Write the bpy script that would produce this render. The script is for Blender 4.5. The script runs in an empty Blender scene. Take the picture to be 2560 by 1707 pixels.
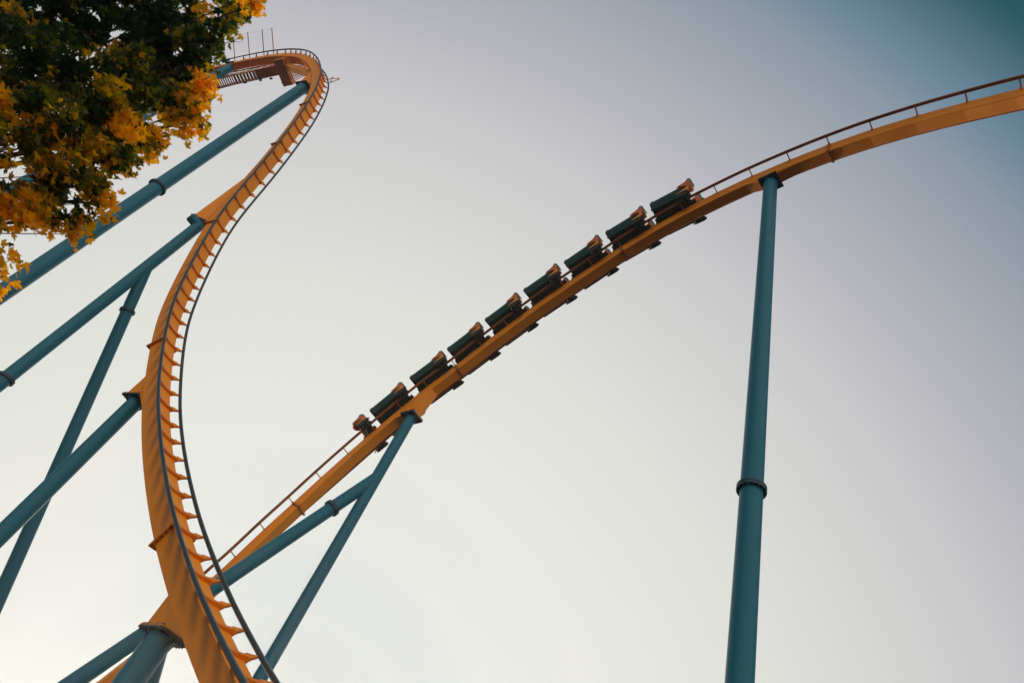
import bpy, bmesh, math, random
from mathutils import Vector, Matrix
from math import radians, sin, cos, pi, sqrt

sc = bpy.context.scene
COL = sc.collection
V = Vector

# ------------------------------------------------------------------ camera
RIGHT, UP, FWD = V((0.899923, -0.320957, 0.295169)), V((-0.436048, -0.662397, 0.609174)), V((0.0, 0.676917, 0.736059))
EYE = V((0, 0, 1.6))
FPX = 1778.0                                     # focal length in pixels of the 2560 px wide photograph
cam_d = bpy.data.cameras.new('camera'); cam = bpy.data.objects.new('camera', cam_d); COL.objects.link(cam)
cam_d.sensor_width = 36.0; cam_d.lens = 36.0 * FPX / 2560.0; cam_d.clip_end = 6000; cam_d.clip_start = 0.05
M = Matrix.Identity(4)
for r in range(3):
    M[r][0] = RIGHT[r]; M[r][1] = UP[r]; M[r][2] = -FWD[r]; M[r][3] = EYE[r]
cam.matrix_world = M
cam_d.dof.use_dof = True; cam_d.dof.focus_distance = 36.0; cam_d.dof.aperture_fstop = 3.2
sc.camera = cam

# ------------------------------------------------------------------ light and sky
SUN_AZ, SUN_EL = radians(-3.0), radians(11.0)       # azimuth from +Y towards +X
SUN = V((sin(SUN_AZ) * cos(SUN_EL), cos(SUN_AZ) * cos(SUN_EL), sin(SUN_EL)))
sd = bpy.data.lights.new('sun', 'SUN'); sd.energy = 2.0; sd.angle = radians(0.6); sd.color = (1.0, 0.86, 0.66)
so = bpy.data.objects.new('sun', sd); COL.objects.link(so)
so.rotation_euler = SUN.to_track_quat('Z', 'Y').to_euler(); so.location = (0, 0, 120)

sc.view_settings.view_transform = 'Standard'; sc.view_settings.look = 'None'
sc.view_settings.gamma = 1.0; sc.view_settings.exposure = 0.0
sc.view_settings.use_curve_mapping = False

wd = bpy.data.worlds.new('World'); sc.world = wd; wd.use_nodes = True
nt = wd.node_tree; nt.nodes.clear(); NL = nt.links
out = nt.nodes.new('ShaderNodeOutputWorld')
sky = nt.nodes.new('ShaderNodeTexSky'); sky.sky_type = 'NISHITA'; sky.sun_disc = False
sky.sun_elevation = SUN_EL; sky.sun_rotation = SUN_AZ; sky.dust_density = 3.0; sky.air_density = 1.0
bg = nt.nodes.new('ShaderNodeBackground'); bg.inputs[1].default_value = 0.05
hs = nt.nodes.new('ShaderNodeHueSaturation'); hs.inputs['Saturation'].default_value = 0.35; hs.inputs['Value'].default_value = 0.12
NL.new(sky.outputs[0], hs.inputs['Color']); NL.new(hs.outputs[0], bg.inputs[0])
# hazy sky colour by angle from the sun, with added fill behind the camera
tc = nt.nodes.new('ShaderNodeTexCoord')
nrm = nt.nodes.new('ShaderNodeVectorMath'); nrm.operation = 'NORMALIZE'
dot = nt.nodes.new('ShaderNodeVectorMath'); dot.operation = 'DOT_PRODUCT'; dot.inputs[1].default_value = SUN
ac = nt.nodes.new('ShaderNodeMath'); ac.operation = 'ARCCOSINE'; ac.use_clamp = False
dv = nt.nodes.new('ShaderNodeMath'); dv.operation = 'DIVIDE'; dv.inputs[1].default_value = pi
rp = nt.nodes.new('ShaderNodeValToRGB'); rp.color_ramp.interpolation = 'LINEAR'
bg2 = nt.nodes.new('ShaderNodeBackground'); bg2.inputs[1].default_value = 1.0
add = nt.nodes.new('ShaderNodeAddShader')
NL.new(tc.outputs['Generated'], nrm.inputs[0]); NL.new(nrm.outputs[0], dot.inputs[0]); NL.new(dot.outputs['Value'], ac.inputs[0])
NL.new(ac.outputs[0], dv.inputs[0]); NL.new(dv.outputs[0], rp.inputs[0]); NL.new(rp.outputs[0], bg2.inputs[0])
NL.new(bg.outputs[0], add.inputs[0]); NL.new(bg2.outputs[0], add.inputs[1]); NL.new(add.outputs[0], out.inputs[0])
def lin(c):
    c /= 255.0
    return c / 12.92 if c <= 0.04045 else ((c + 0.055) / 1.055) ** 2.4
SKYSTOPS = [(0, 241, 241, 233), (7, 240, 240, 232), (11, 240, 240, 232), (17, 238, 238, 231), (24, 234, 234, 227), (36, 223, 224, 218), (44, 212, 212, 210), (51, 199, 199, 201), (57, 180, 181, 188), (61, 165, 170, 178),
            (66, 141, 153, 166), (69, 113, 137, 156), (74.3, 54, 94, 107), (82, 66, 100, 116), (93, 150, 160, 168), (105, 205, 208, 208), (135, 287, 280, 268), (180, 287, 280, 268)]  # stops behind the camera are added fill for the near track sides
SKYSUB = [[0.8713671191987972, 0.7487, 0.5795], [0.8713671191987972, 0.7487, 0.5795], [0.4937, 0.4122, 0.3154], [0.1955, 0.165, 0.1264], [0.0659, 0.0564, 0.0451], [0.018, 0.0162, 0.0141], [0.0115, 0.0119, 0.0096], [0.007, 0.0079, 0.0061], [0.0098, 0.0117, 0.0079], [0.0086, 0.0094, 0.0084], [0.0068, 0.0087, 0.0076], [0.0164, 0.0105, 0.0033], [0.0287, 0.0294, 0.0348], [0.01, 0.01, 0.01], [0.01, 0.01, 0.01], [0.01, 0.01, 0.01], [0.01, 0.01, 0.01], [0.01, 0.01, 0.01]]
cr = rp.color_ramp
while len(cr.elements) > 1: cr.elements.remove(cr.elements[-1])
for i, (d, r, g, b) in enumerate(SKYSTOPS):
    e = cr.elements[0] if i == 0 else cr.elements.new(d / 180.0)
    e.position = d / 180.0
    e.color = tuple(max(0.0, lin(c) - s) for c, s in zip((r, g, b), SKYSUB[i])) + (1,)

# ------------------------------------------------------------------ helpers
def px3(x, y, depth):
    "a world point on the sight line of photograph pixel (x, y), depth metres in front of the lens plane"
    return EYE + (RIGHT * ((x - 1280) / FPX) + UP * ((853.5 - y) / FPX) + FWD) * depth

def tag(o, label=None, cat=None, group=None, kind=None):
    if label: o['label'] = label
    if cat: o['category'] = cat
    if group: o['group'] = group
    if kind: o['kind'] = kind
    return o

def empty(name, loc):
    o = bpy.data.objects.new(name, None); o.location = loc; o.empty_display_size = 0.3; COL.objects.link(o); return o

def link(name, me, mats, parent=None):
    o = bpy.data.objects.new(name, me); COL.objects.link(o)
    for m in (mats if isinstance(mats, (list, tuple)) else [mats]): me.materials.append(m)
    if parent is not None:
        o.parent = parent
        p = parent; off = V((0, 0, 0))
        while p is not None: off = off + p.location; p = p.parent
        o.location = -off if parent.parent is None or True else off
    return o

class MB:
    "collects shapes given in world coordinates and links them as one mesh object"
    def __init__(s): s.v = []; s.f = []; s.m = []; s.sm = []; s.uv = None
    def add(s, vs, fs, mat=0, smooth=False):
        b = len(s.v); s.v += [tuple(p) for p in vs]; s.f += [tuple(b + i for i in f) for f in fs]
        s.m += [mat] * len(fs); s.sm += [smooth] * len(fs)
    def hexa(s, A, B, mat=0):
        "A and B: two quads with matching corners"
        s.add(list(A) + list(B), [(3, 2, 1, 0), (4, 5, 6, 7), (0, 1, 5, 4), (1, 2, 6, 5), (2, 3, 7, 6), (3, 0, 4, 7)], mat)
    def box(s, c, ax, ay, az, hx, hy, hz, mat=0, ch=0.0):
        q = lambda x, y, z: c + ax * x + ay * y + az * z
        if ch <= 0:
            s.hexa([q(-hx, -hy, -hz), q(hx, -hy, -hz), q(hx, hy, -hz), q(-hx, hy, -hz)], [q(-hx, -hy, hz), q(hx, -hy, hz), q(hx, hy, hz), q(-hx, hy, hz)], mat)
        else:
            rings = []
            for z, k in ((-hz, ch), (-hz + ch, 0), (hz - ch, 0), (hz, ch)):
                X, Y, c2 = hx - k, hy - k, ch
                rings.append([q(-X + c2, -Y, z), q(X - c2, -Y, z), q(X, -Y + c2, z), q(X, Y - c2, z), q(X - c2, Y, z), q(-X + c2, Y, z), q(-X, Y - c2, z), q(-X, -Y + c2, z)])
            vs = [p for r in rings for p in r]; fs = [tuple(range(7, -1, -1)), tuple(range(24, 32))]
            for r in range(3):
                for i in range(8):
                    j = (i + 1) % 8; fs.append((r * 8 + i, r * 8 + j, r * 8 + 8 + j, r * 8 + 8 + i))
            s.add(vs, fs, mat)
    def tube(s, pts, rad, seg=12, mat=0, caps=True, smooth=True):
        pts = [V(p) for p in pts]; n = len(pts)
        if not hasattr(rad, '__len__'): rad = [rad] * n
        ref = None; vs = []
        for i in range(n):
            t = (pts[min(i + 1, n - 1)] - pts[max(i - 1, 0)]).normalized()
            if ref is None: ref = t.orthogonal().normalized()
            ref = (ref - t * ref.dot(t)).normalized(); b = t.cross(ref)
            for k in range(seg):
                a = 2 * pi * k / seg; vs.append(pts[i] + (ref * cos(a) + b * sin(a)) * rad[i])
        fs = []
        for i in range(n - 1):
            for k in range(seg):
                j = (k + 1) % seg; fs.append((i * seg + k, i * seg + j, (i + 1) * seg + j, (i + 1) * seg + k))
        s.add(vs, fs, mat, smooth)
        if caps:
            s.add(vs[:seg], [tuple(range(seg - 1, -1, -1))], mat); s.add(vs[-seg:], [tuple(range(seg))], mat)
    def prism(s, poly, d, mat=0):
        "poly: points of a flat outline, d: thickness vector (centred)"
        n = len(poly); A = [p - d * 0.5 for p in poly]; B = [p + d * 0.5 for p in poly]
        s.add(A + B, [tuple(range(n - 1, -1, -1)), tuple(range(n, 2 * n))] + [(i, (i + 1) % n, n + (i + 1) % n, n + i) for i in range(n)], mat)
    def build(s, name, mats, parent=None):
        me = bpy.data.meshes.new(name); me.from_pydata(s.v, [], s.f)
        me.polygons.foreach_set('material_index', s.m); me.polygons.foreach_set('use_smooth', s.sm)
        if s.uv is not None:
            l = me.uv_layers.new(name='UVMap'); i = 0
            for f in s.uv:
                for c in f: l.data[i].uv = c; i += 1
        me.update()
        return link(name, me, mats, parent)

# ------------------------------------------------------------------ materials
def newmat(name):
    m = bpy.data.materials.new(name); m.use_nodes = True; t = m.node_tree
    return m, t, t.nodes['Principled BSDF'], t.nodes.new, t.links

def paint(name, base, dirt, rough=0.38, scale=1.2, amt=0.35, coat=0.2, streak=(1, 1, 0.12)):
    "painted steel: slightly uneven colour, weather streaks, fine orange peel"
    m, t, b, N, L = newmat(name)
    g = N('ShaderNodeNewGeometry'); mp = N('ShaderNodeMapping'); mp.inputs['Scale'].default_value = streak
    n1 = N('ShaderNodeTexNoise'); n1.inputs['Scale'].default_value = scale; n1.inputs['Detail'].default_value = 6
    n2 = N('ShaderNodeTexNoise'); n2.inputs['Scale'].default_value = scale * 7; n2.inputs['Detail'].default_value = 4
    r1 = N('ShaderNodeMapRange'); r1.inputs[1].default_value = 0.42; r1.inputs[2].default_value = 0.72; r1.inputs[4].default_value = amt
    mx = N('ShaderNodeMix'); mx.data_type = 'RGBA'; mx.inputs[6].default_value = (*base, 1); mx.inputs[7].default_value = (*dirt, 1)
    L.new(g.outputs['Position'], mp.inputs[0]); L.new(mp.outputs[0], n1.inputs['Vector']); L.new(mp.outputs[0], n2.inputs['Vector'])
    L.new(n1.outputs[0], r1.inputs[0]); L.new(r1.outputs[0], mx.inputs[0]); L.new(mx.outputs[2], b.inputs['Base Color'])
    r2 = N('ShaderNodeMapRange'); r2.inputs[3].default_value = rough - 0.06; r2.inputs[4].default_value = rough + 0.14
    L.new(n2.outputs[0], r2.inputs[0]); L.new(r2.outputs[0], b.inputs['Roughness'])
    b.inputs['Specular IOR Level'].default_value = 0.22; b.inputs['Coat Weight'].default_value = coat; b.inputs['Coat Roughness'].default_value = 0.25
    return m

ORANGE = (0.92, 0.285, 0.006); ORANGE_D = (0.70, 0.18, 0.005)
orange = paint('orange_paint', ORANGE, ORANGE_D, 0.48, 0.9, 0.4, 0.0)
orange_hw = paint('orange_hardware_paint', (0.62, 0.19, 0.03), (0.28, 0.08, 0.02), 0.5, 2.0, 0.5)
orange_tie = paint('orange_tie_paint', (0.80, 0.22, 0.006), (0.52, 0.12, 0.004), 0.5, 1.6, 0.5, 0.0)
rust_rail = paint('worn_orange_rail', (0.30, 0.085, 0.02), (0.08, 0.03, 0.012), 0.42, 3.0, 0.7, 0.0)
teal = paint('teal_paint', (0.0005, 0.128, 0.186), (0.001, 0.090, 0.135), 0.36, 0.45, 0.4, 0.0)
teal_dark = paint('dark_teal_flange', (0.012, 0.06, 0.08), (0.01, 0.03, 0.035), 0.45, 2, 0.4)
steel = paint('dark_rail_steel', (0.020, 0.036, 0.042), (0.010, 0.012, 0.014), 0.3, 0.8, 0.4, 0.2, (1, 1, 1))
dark = paint('blackened_steel', (0.02, 0.022, 0.024), (0.03, 0.022, 0.015), 0.5, 5.0, 0.6, 0.0, (1, 1, 1))
green = paint('dark_green_bodywork', (0.006, 0.048, 0.042), (0.004, 0.02, 0.02), 0.45, 2.0, 0.4, 0.0, (1, 1, 1))
matte = paint('matte_black_panel', (0.012, 0.014, 0.014), (0.01, 0.01, 0.01), 0.9, 3.0, 0.3, 0.0)
matte.node_tree.nodes['Principled BSDF'].inputs['Specular IOR Level'].default_value = 0.0
green_l = paint('sea_green_trim', (0.03, 0.26, 0.20), (0.02, 0.14, 0.11), 0.35, 3.0, 0.4, 0.3, (1, 1, 1))
redor = paint('red_orange_plastic', (0.66, 0.15, 0.02), (0.35, 0.07, 0.015), 0.4, 4.0, 0.4, 0.2, (1, 1, 1))
yellowish = paint('amber_padding', (0.78, 0.34, 0.05), (0.5, 0.2, 0.03), 0.5, 4.0, 0.4, 0.0, (1, 1, 1))
galv = paint('galvanised_steel', (0.30, 0.31, 0.32), (0.18, 0.18, 0.17), 0.5, 4.0, 0.4, 0.0, (1, 1, 1))
concrete = paint('footing_concrete', (0.36, 0.35, 0.33), (0.22, 0.21, 0.2), 0.85, 3.0, 0.6, 0.0, (1, 1, 1))

def banded_orange():
    "orange box girder with soft diagonal darker bands, one per tie (uv: u = ties, v = height)"
    m = paint('orange_paint_banded', ORANGE, ORANGE_D, 0.48, 0.9, 0.4, 0.0); t = m.node_tree; N = t.nodes.new; L = t.links
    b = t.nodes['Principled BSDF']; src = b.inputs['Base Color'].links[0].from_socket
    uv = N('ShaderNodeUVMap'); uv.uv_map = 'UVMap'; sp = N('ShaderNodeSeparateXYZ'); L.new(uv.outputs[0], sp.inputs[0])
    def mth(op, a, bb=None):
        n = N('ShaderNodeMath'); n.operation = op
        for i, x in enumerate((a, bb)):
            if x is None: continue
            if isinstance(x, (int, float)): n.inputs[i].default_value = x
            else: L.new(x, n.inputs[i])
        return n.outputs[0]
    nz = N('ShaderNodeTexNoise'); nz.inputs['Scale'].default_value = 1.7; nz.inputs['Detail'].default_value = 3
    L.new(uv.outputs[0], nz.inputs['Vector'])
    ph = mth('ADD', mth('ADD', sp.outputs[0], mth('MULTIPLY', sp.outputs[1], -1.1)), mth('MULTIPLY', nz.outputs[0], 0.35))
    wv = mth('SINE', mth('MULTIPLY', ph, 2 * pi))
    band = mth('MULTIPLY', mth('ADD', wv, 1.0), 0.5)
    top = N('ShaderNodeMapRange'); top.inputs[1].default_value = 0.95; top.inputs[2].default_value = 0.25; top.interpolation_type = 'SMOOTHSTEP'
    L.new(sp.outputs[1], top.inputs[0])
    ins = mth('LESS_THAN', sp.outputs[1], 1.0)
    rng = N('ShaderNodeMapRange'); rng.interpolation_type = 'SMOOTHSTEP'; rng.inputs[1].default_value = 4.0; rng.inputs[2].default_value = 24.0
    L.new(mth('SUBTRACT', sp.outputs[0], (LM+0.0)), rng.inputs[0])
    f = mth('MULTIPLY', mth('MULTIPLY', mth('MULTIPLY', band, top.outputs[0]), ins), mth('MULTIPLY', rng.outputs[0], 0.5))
    mx = N('ShaderNodeMix'); mx.data_type = 'RGBA'; mx.inputs[7].default_value = (0.10, 0.055, 0.03, 1)  # darker brown mixed in along the diagonal bands
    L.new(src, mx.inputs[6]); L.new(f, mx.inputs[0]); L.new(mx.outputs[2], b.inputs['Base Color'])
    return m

# ------------------------------------------------------------------ the ground (below the picture, still there)
def ground():
    m, t, b, N, L = newmat('park_ground')
    g = N('ShaderNodeNewGeometry'); n = N('ShaderNodeTexNoise'); n.inputs['Scale'].default_value = 0.08; n.inputs['Detail'].default_value = 8
    n2 = N('ShaderNodeTexNoise'); n2.inputs['Scale'].default_value = 6; n2.inputs['Detail'].default_value = 5
    L.new(g.outputs['Position'], n.inputs['Vector']); L.new(g.outputs['Position'], n2.inputs['Vector'])
    cr = N('ShaderNodeValToRGB'); cr.color_ramp.elements[0].position = 0.42; cr.color_ramp.elements[0].color = (0.022, 0.022, 0.010, 1)
    cr.color_ramp.elements[1].position = 0.55; cr.color_ramp.elements[1].color = (0.05, 0.035, 0.025, 1)
    mx = N('ShaderNodeMix'); mx.data_type = 'RGBA'; mx.blend_type = 'MULTIPLY'; mx.inputs[0].default_value = 0.5
    L.new(n.outputs[0], cr.inputs[0]); L.new(cr.outputs[0], mx.inputs[6]); L.new(n2.outputs[1], mx.inputs[7]); L.new(mx.outputs[2], b.inputs['Base Color'])
    b.inputs['Roughness'].default_value = 0.9
    a = MB(); S = 2500
    a.add([(-S, -S, 0), (S, -S, 0), (S, S, 0), (-S, S, 0)], [(0, 1, 2, 3)])
    tag(a.build('ground', m), kind='structure')
ground()

# ------------------------------------------------------------------ track centre lines (metres), one node per tie on the drop and on the hill
LP=[[-75.619,66.069,28.0],[-65.618,59.368,42.0],[-57.617,53.967,53.8],[-53.617,51.267,60.5],[-49.922,48.771,65.9],[-46.359,46.456,67.8],[-43.917,44.815,68.316],[-41.7,43.326,68.731],[-39.835,42.076,68.988],[-38.276,41.033,69.069],[-36.849,40.084,68.963],[-35.4,39.129,68.633],[-33.913,38.164,68.067],[-32.507,37.276,67.315],[-31.276,36.531,66.439],[-30.183,35.908,65.435],[-29.128,35.344,64.237],[-28.059,34.773,62.776],[-27.007,34.165,61.074],[-26.051,33.568,59.297],[-25.207,33.03,57.579],[-24.675,32.808,56.285],[-24.183,32.616,54.968],[-23.735,32.454,53.627],[-23.324,32.32,52.266],[-22.947,32.213,50.893],[-22.608,32.139,49.507],[-22.312,32.103,48.108],[-22.05,32.109,46.695],[-21.812,32.153,45.27],[-21.598,32.233,43.829],[-21.412,32.348,42.369],[-21.252,32.484,40.892],[-21.104,32.615,39.413],[-20.932,32.71,37.949],[-20.7,32.74,36.517],[-20.386,32.696,35.117],[-19.999,32.573,33.755],[-19.567,32.378,32.429],[-19.103,32.122,31.137],[-18.613,31.815,29.872],[-18.102,31.467,28.629],[-17.571,31.09,27.403],[-17.017,30.693,26.192],[-16.423,30.272,25.001],[-15.781,29.826,23.838],[-15.107,29.361,22.697],[-14.413,28.884,21.579],[-13.706,28.394,20.481],[-12.988,27.889,19.403],[-12.254,27.359,18.357],[-11.503,26.798,17.353],[-10.74,26.21,16.382],[-9.969,25.602,15.436],[-9.189,24.973,14.513],[-8.399,24.324,13.608],[-7.603,23.652,12.723],[-6.799,22.952,11.868],[-5.996,22.221,11.043],[-5.189,21.456,10.237],[-4.381,20.654,9.451],[-3.576,19.813,8.698],[-2.797,18.957,7.981],[-2.066,18.089,7.319],[-1.357,17.2,6.695],[-0.672,16.291,6.108],[-0.01,15.362,5.558],[0.63,14.413,5.046],[1.246,13.445,4.571],[1.839,12.456,4.133],[2.41,11.447,3.732],[2.957,10.418,3.369]]
LS=[[0.557,0.831,0.0],[0.558,0.83,0.0],[0.558,0.83,0.0],[0.557,0.831,0.0],[0.555,0.832,0.0],[0.554,0.832,0.0],[0.555,0.832,0.0],[0.556,0.831,0.0],[0.556,0.831,-0.0],[0.555,0.832,0.0],[0.553,0.833,0.002],[0.551,0.834,0.009],[0.548,0.836,0.022],[0.546,0.837,0.041],[0.545,0.835,0.061],[0.549,0.831,0.082],[0.56,0.821,0.098],[0.584,0.803,0.106],[0.609,0.784,0.109],[0.623,0.773,0.115],[0.623,0.773,0.119],[0.618,0.777,0.118],[0.616,0.779,0.115],[0.618,0.778,0.112],[0.621,0.775,0.111],[0.626,0.772,0.113],[0.629,0.769,0.115],[0.628,0.769,0.119],[0.625,0.771,0.124],[0.617,0.776,0.13],[0.605,0.785,0.133],[0.59,0.796,0.134],[0.572,0.81,0.129],[0.555,0.823,0.121],[0.543,0.832,0.11],[0.539,0.837,0.098],[0.544,0.834,0.085],[0.557,0.827,0.071],[0.574,0.817,0.058],[0.59,0.805,0.046],[0.604,0.795,0.038],[0.616,0.787,0.034],[0.625,0.78,0.036],[0.632,0.774,0.043],[0.639,0.767,0.054],[0.646,0.76,0.067],[0.653,0.753,0.08],[0.661,0.744,0.091],[0.669,0.736,0.1],[0.677,0.728,0.107],[0.683,0.722,0.11],[0.69,0.715,0.113],[0.696,0.709,0.116],[0.703,0.7,0.121],[0.712,0.691,0.128],[0.721,0.679,0.136],[0.731,0.666,0.144],[0.742,0.653,0.152],[0.753,0.638,0.157],[0.765,0.623,0.161],[0.777,0.608,0.162],[0.788,0.594,0.16],[0.799,0.58,0.156],[0.81,0.567,0.151],[0.81,0.567,0.151],[0.81,0.567,0.151],[0.81,0.567,0.151],[0.81,0.567,0.151],[0.81,0.567,0.151],[0.81,0.567,0.151],[0.81,0.567,0.151],[0.81,0.567,0.151]]
LM=19
RP=[[-9.476,33.78,7.425],[-8.699,33.117,8.967],[-7.965,32.652,10.684],[-7.618,32.401,12.186],[-7.356,32.341,13.781],[-6.959,32.263,15.545],[-6.553,32.152,17.248],[-6.033,31.922,18.947],[-5.491,31.552,20.616],[-4.899,31.036,22.246],[-4.264,30.375,23.787],[-3.576,29.567,25.224],[-2.846,28.633,26.548],[-1.996,27.551,27.802],[-1.232,26.425,28.908],[-0.425,25.221,29.93],[0.396,23.946,30.868],[1.282,22.586,31.731],[2.197,21.17,32.492],[3.065,19.75,33.111],[3.986,18.281,33.59],[4.929,16.796,33.901],[5.913,15.288,34.042],[6.886,13.785,34.013],[7.866,12.282,33.82],[8.817,10.808,33.467],[9.767,9.354,32.956],[10.677,7.964,32.29],[11.56,6.61,31.485],[12.391,5.301,30.56],[13.166,4.032,29.523]]
RS=[[0.896,0.306,-0.323],[0.873,0.412,-0.262],[0.852,0.492,-0.177],[0.809,0.578,-0.107],[0.62,0.78,-0.084],[0.501,0.863,-0.067],[0.515,0.855,-0.056],[0.609,0.792,-0.051],[0.694,0.718,-0.045],[0.739,0.673,-0.036],[0.764,0.644,-0.021],[0.777,0.629,-0.002],[0.774,0.633,0.02],[0.784,0.62,0.043],[0.798,0.599,0.066],[0.8,0.594,0.087],[0.8,0.591,0.106],[0.798,0.59,0.123],[0.807,0.574,0.136],[0.815,0.56,0.148],[0.816,0.557,0.155],[0.819,0.551,0.158],[0.825,0.542,0.157],[0.834,0.531,0.15],[0.842,0.521,0.139],[0.849,0.514,0.124],[0.852,0.514,0.105],[0.854,0.514,0.083],[0.856,0.513,0.058],[0.859,0.51,0.033],[0.856,0.517,0.007]]

class Track:
    def __init__(s, P, S, g, w, t, h, rr, flip_up):
        s.P = [V(p) for p in P]; s.S = [V(p).normalized() for p in S]; s.n = len(P)
        s.g, s.w, s.t, s.h, s.rr, s.flip = g, w, t, h, rr, flip_up
    def _cr(s, A, u):
        i = max(0, min(s.n - 2, int(math.floor(u)))); f = u - i
        a, b, c, d = A[max(i - 1, 0)], A[i], A[i + 1], A[min(i + 2, s.n - 1)]
        return 0.5 * ((2 * b) + (c - a) * f + (2 * a - 5 * b + 4 * c - d) * f * f + (-a + 3 * b - 3 * c + d) * f ** 3)
    def fr(s, u):
        u = max(0.0, min(s.n - 1.0, u)); P = s._cr(s.P, u)
        e = 0.05; T = (s._cr(s.P, min(u + e, s.n - 1)) - s._cr(s.P, max(u - e, 0))).normalized()
        S = s._cr(s.S, u); S = (S - T * S.dot(T)).normalized(); N = T.cross(S)
        if s.flip: N = -N
        return P, T, S, N
    def at(s, u, sx, n, x=0.0):
        P, T, S, N = s.fr(u); return P + T * x + S * sx + N * n

def sweep_spine(tr, name, mat, parent, u0, u1, step=0.2, smooth=True):
    "closed box girder with chamfered edges; every face strip has its own vertices so the plates stay flat"
    w, t, h, c = tr.w, tr.t, tr.h, 0.018
    prof = [(-w, -t - c), (-w, -t - h + c), (-w + c, -t - h), (w - c, -t - h), (w, -t - h + c), (w, -t - c), (w - c, -t), (-w + c, -t)]
    vv = {0: (0.0, 0.98), 1: (1.2, 1.3), 2: (1.4, 2.0), 3: (2.1, 2.2), 4: (2.3, 3.0), 5: (3.1, 3.2), 6: (3.3, 4.0), 7: (4.1, 4.2)}
    mb = MB(); mb.uv = []
    k = int((u1 - u0) / step); us = [u0 + (u1 - u0) * i / k for i in range(k + 1)]
    fr = [tr.fr(u) for u in us]
    for e in range(8):
        a, b = prof[e], prof[(e + 1) % 8]; vs = []; fs = []
        for (P, T, S, N) in fr: vs += [P + S * a[0] + N * a[1], P + S * b[0] + N * b[1]]
        for i in range(k):
            q = (2 * i, 2 * i + 1, 2 * i + 3, 2 * i + 2); fs.append(q if tr.flip else q[::-1])
            va, vb = vv[e]; uvq = [(us[i], va), (us[i], vb), (us[i + 1], vb), (us[i + 1], va)]
            mb.uv.append(uvq if tr.flip else uvq[::-1])
        mb.add(vs, fs, 0, smooth)
    return mb.build(name, mat, parent)

def sweep_rail(tr, side, mat, parent, u0, u1, step=0.2):
    k = int((u1 - u0) / step); mb = MB()
    mb.tube([tr.at(u0 + (u1 - u0) * i / k, side * tr.g, 0) for i in range(k + 1)], tr.rr, 14)
    # flat running strip welded along the inner flank of the tube
    return mb.build('rail', mat, parent)

def tie_mesh(tr, u, th, depth, mat, parent, kind=0, sink=1.04, flare=0.0):
    "one V-shaped tie plate from rail to girder to rail; kind 1 = bolted joint flange with a frame round the girder"
    P, T, S, N = tr.fr(u); g, w, t, h, r = tr.g, tr.w, tr.t, tr.h, tr.rr
    mb = MB()
    q = lambda s_, n_: P + S * s_ + N * n_
    gi = g - r * 0.55
    top = []; K = 9
    for i in range(K + 1):                                           # concave upper edge
        a = -1 + 2 * i / K; s_ = a * gi
        n_ = -r * 0.35 - (t * sink) * (1 - abs(a) ** 2.2)
        top.append((s_, n_))
    lo = [(gi + r * 0.2, -r * 1.1), (w + (gi - w) * 0.4, -t * 0.62 - depth * 0.45), (w + 0.004, -t - depth)]
    half_r = [(s_, n_) for s_, n_ in top if s_ > w + 0.01] + lo
    half_l = [(-s_, n_) for s_, n_ in half_r]
    tk = lambda s_: th * (1.0 + flare * max(0.0, min(1.0, (gi - abs(s_)) / (gi - w))) ** 1.05) if abs(s_) > w - 1e-6 else th * (1 + flare * 0.35)
    edge_n = -r * 0.35 - (t * sink) * (1 - (w / gi) ** 2.2)
    for hv in (half_r, half_l):
        poly = [(math.copysign(w + 0.004, hv[0][0]), edge_n)] + hv; n_p = len(poly)
        A = [q(*p) - T * tk(p[0]) / 2 for p in poly]; B = [q(*p) + T * tk(p[0]) / 2 for p in poly]
        mb.add(A + B, [tuple(range(n_p - 1, -1, -1)), tuple(range(n_p, 2 * n_p))] + [(i, (i + 1) % n_p, n_p + (i + 1) % n_p, n_p + i) for i in range(n_p)])
    inner = [(a, -r * 0.35 - (t * sink) * (1 - abs(a / gi) ** 2.2)) for a in (-w, -w * 0.6, -w * 0.2, w * 0.2, w * 0.6, w)]
    if sink < 1: mb.prism([q(*p) for p in [(-w, -t - 0.004)] + inner + [(w, -t - 0.004)]], T * th * (1 + flare * 0.35))
    # curved cap strip along the upper edge
    cw = th * 1.9
    for i in (range(K) if flare == 0 else ()):
        a, b = top[i], top[i + 1]
        A = [q(a[0], a[1]) - T * cw / 2, q(a[0], a[1]) + T * cw / 2, q(b[0], b[1]) + T * cw / 2, q(b[0], b[1]) - T * cw / 2]
        mb.hexa([p - N * 0.012 for p in A], [p + N * 0.006 for p in A])
    mats = [mat]
    if kind:
        e = kind * 0.13; ft = 0.035; mats = [mat, dark]
        for sx in (-1, 1):
            mb.box(q(sx * (w + e / 2 + 0.003), -t - h / 2 - e / 2), S, N, T, e / 2, h / 2 + e / 2, ft)
        mb.box(q(0, -t - h - e / 2 - 0.003), S, N, T, w, e / 2, ft)
        for sx in (-1, 1):
            for i in range(5):
                c = q(sx * (w + e * 0.55), -t - 0.08 - (h - 0.05) * i / 4.0)
                mb.tube([c - T * (ft + 0.05), c + T * (ft + 0.04)], 0.026 if kind == 1 else 0.017, 6, 1, True, False)
        for i in range(3):
            c = q(-w * 0.7 + w * 0.7 * i, -t - h - e * 0.55)
            mb.tube([c - T * (ft + 0.05), c + T * (ft + 0.04)], 0.026 if kind == 1 else 0.017, 6, 1, True, False)
    return mb.build('joint_flange' if kind else 'tie', mats, parent)

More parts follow.
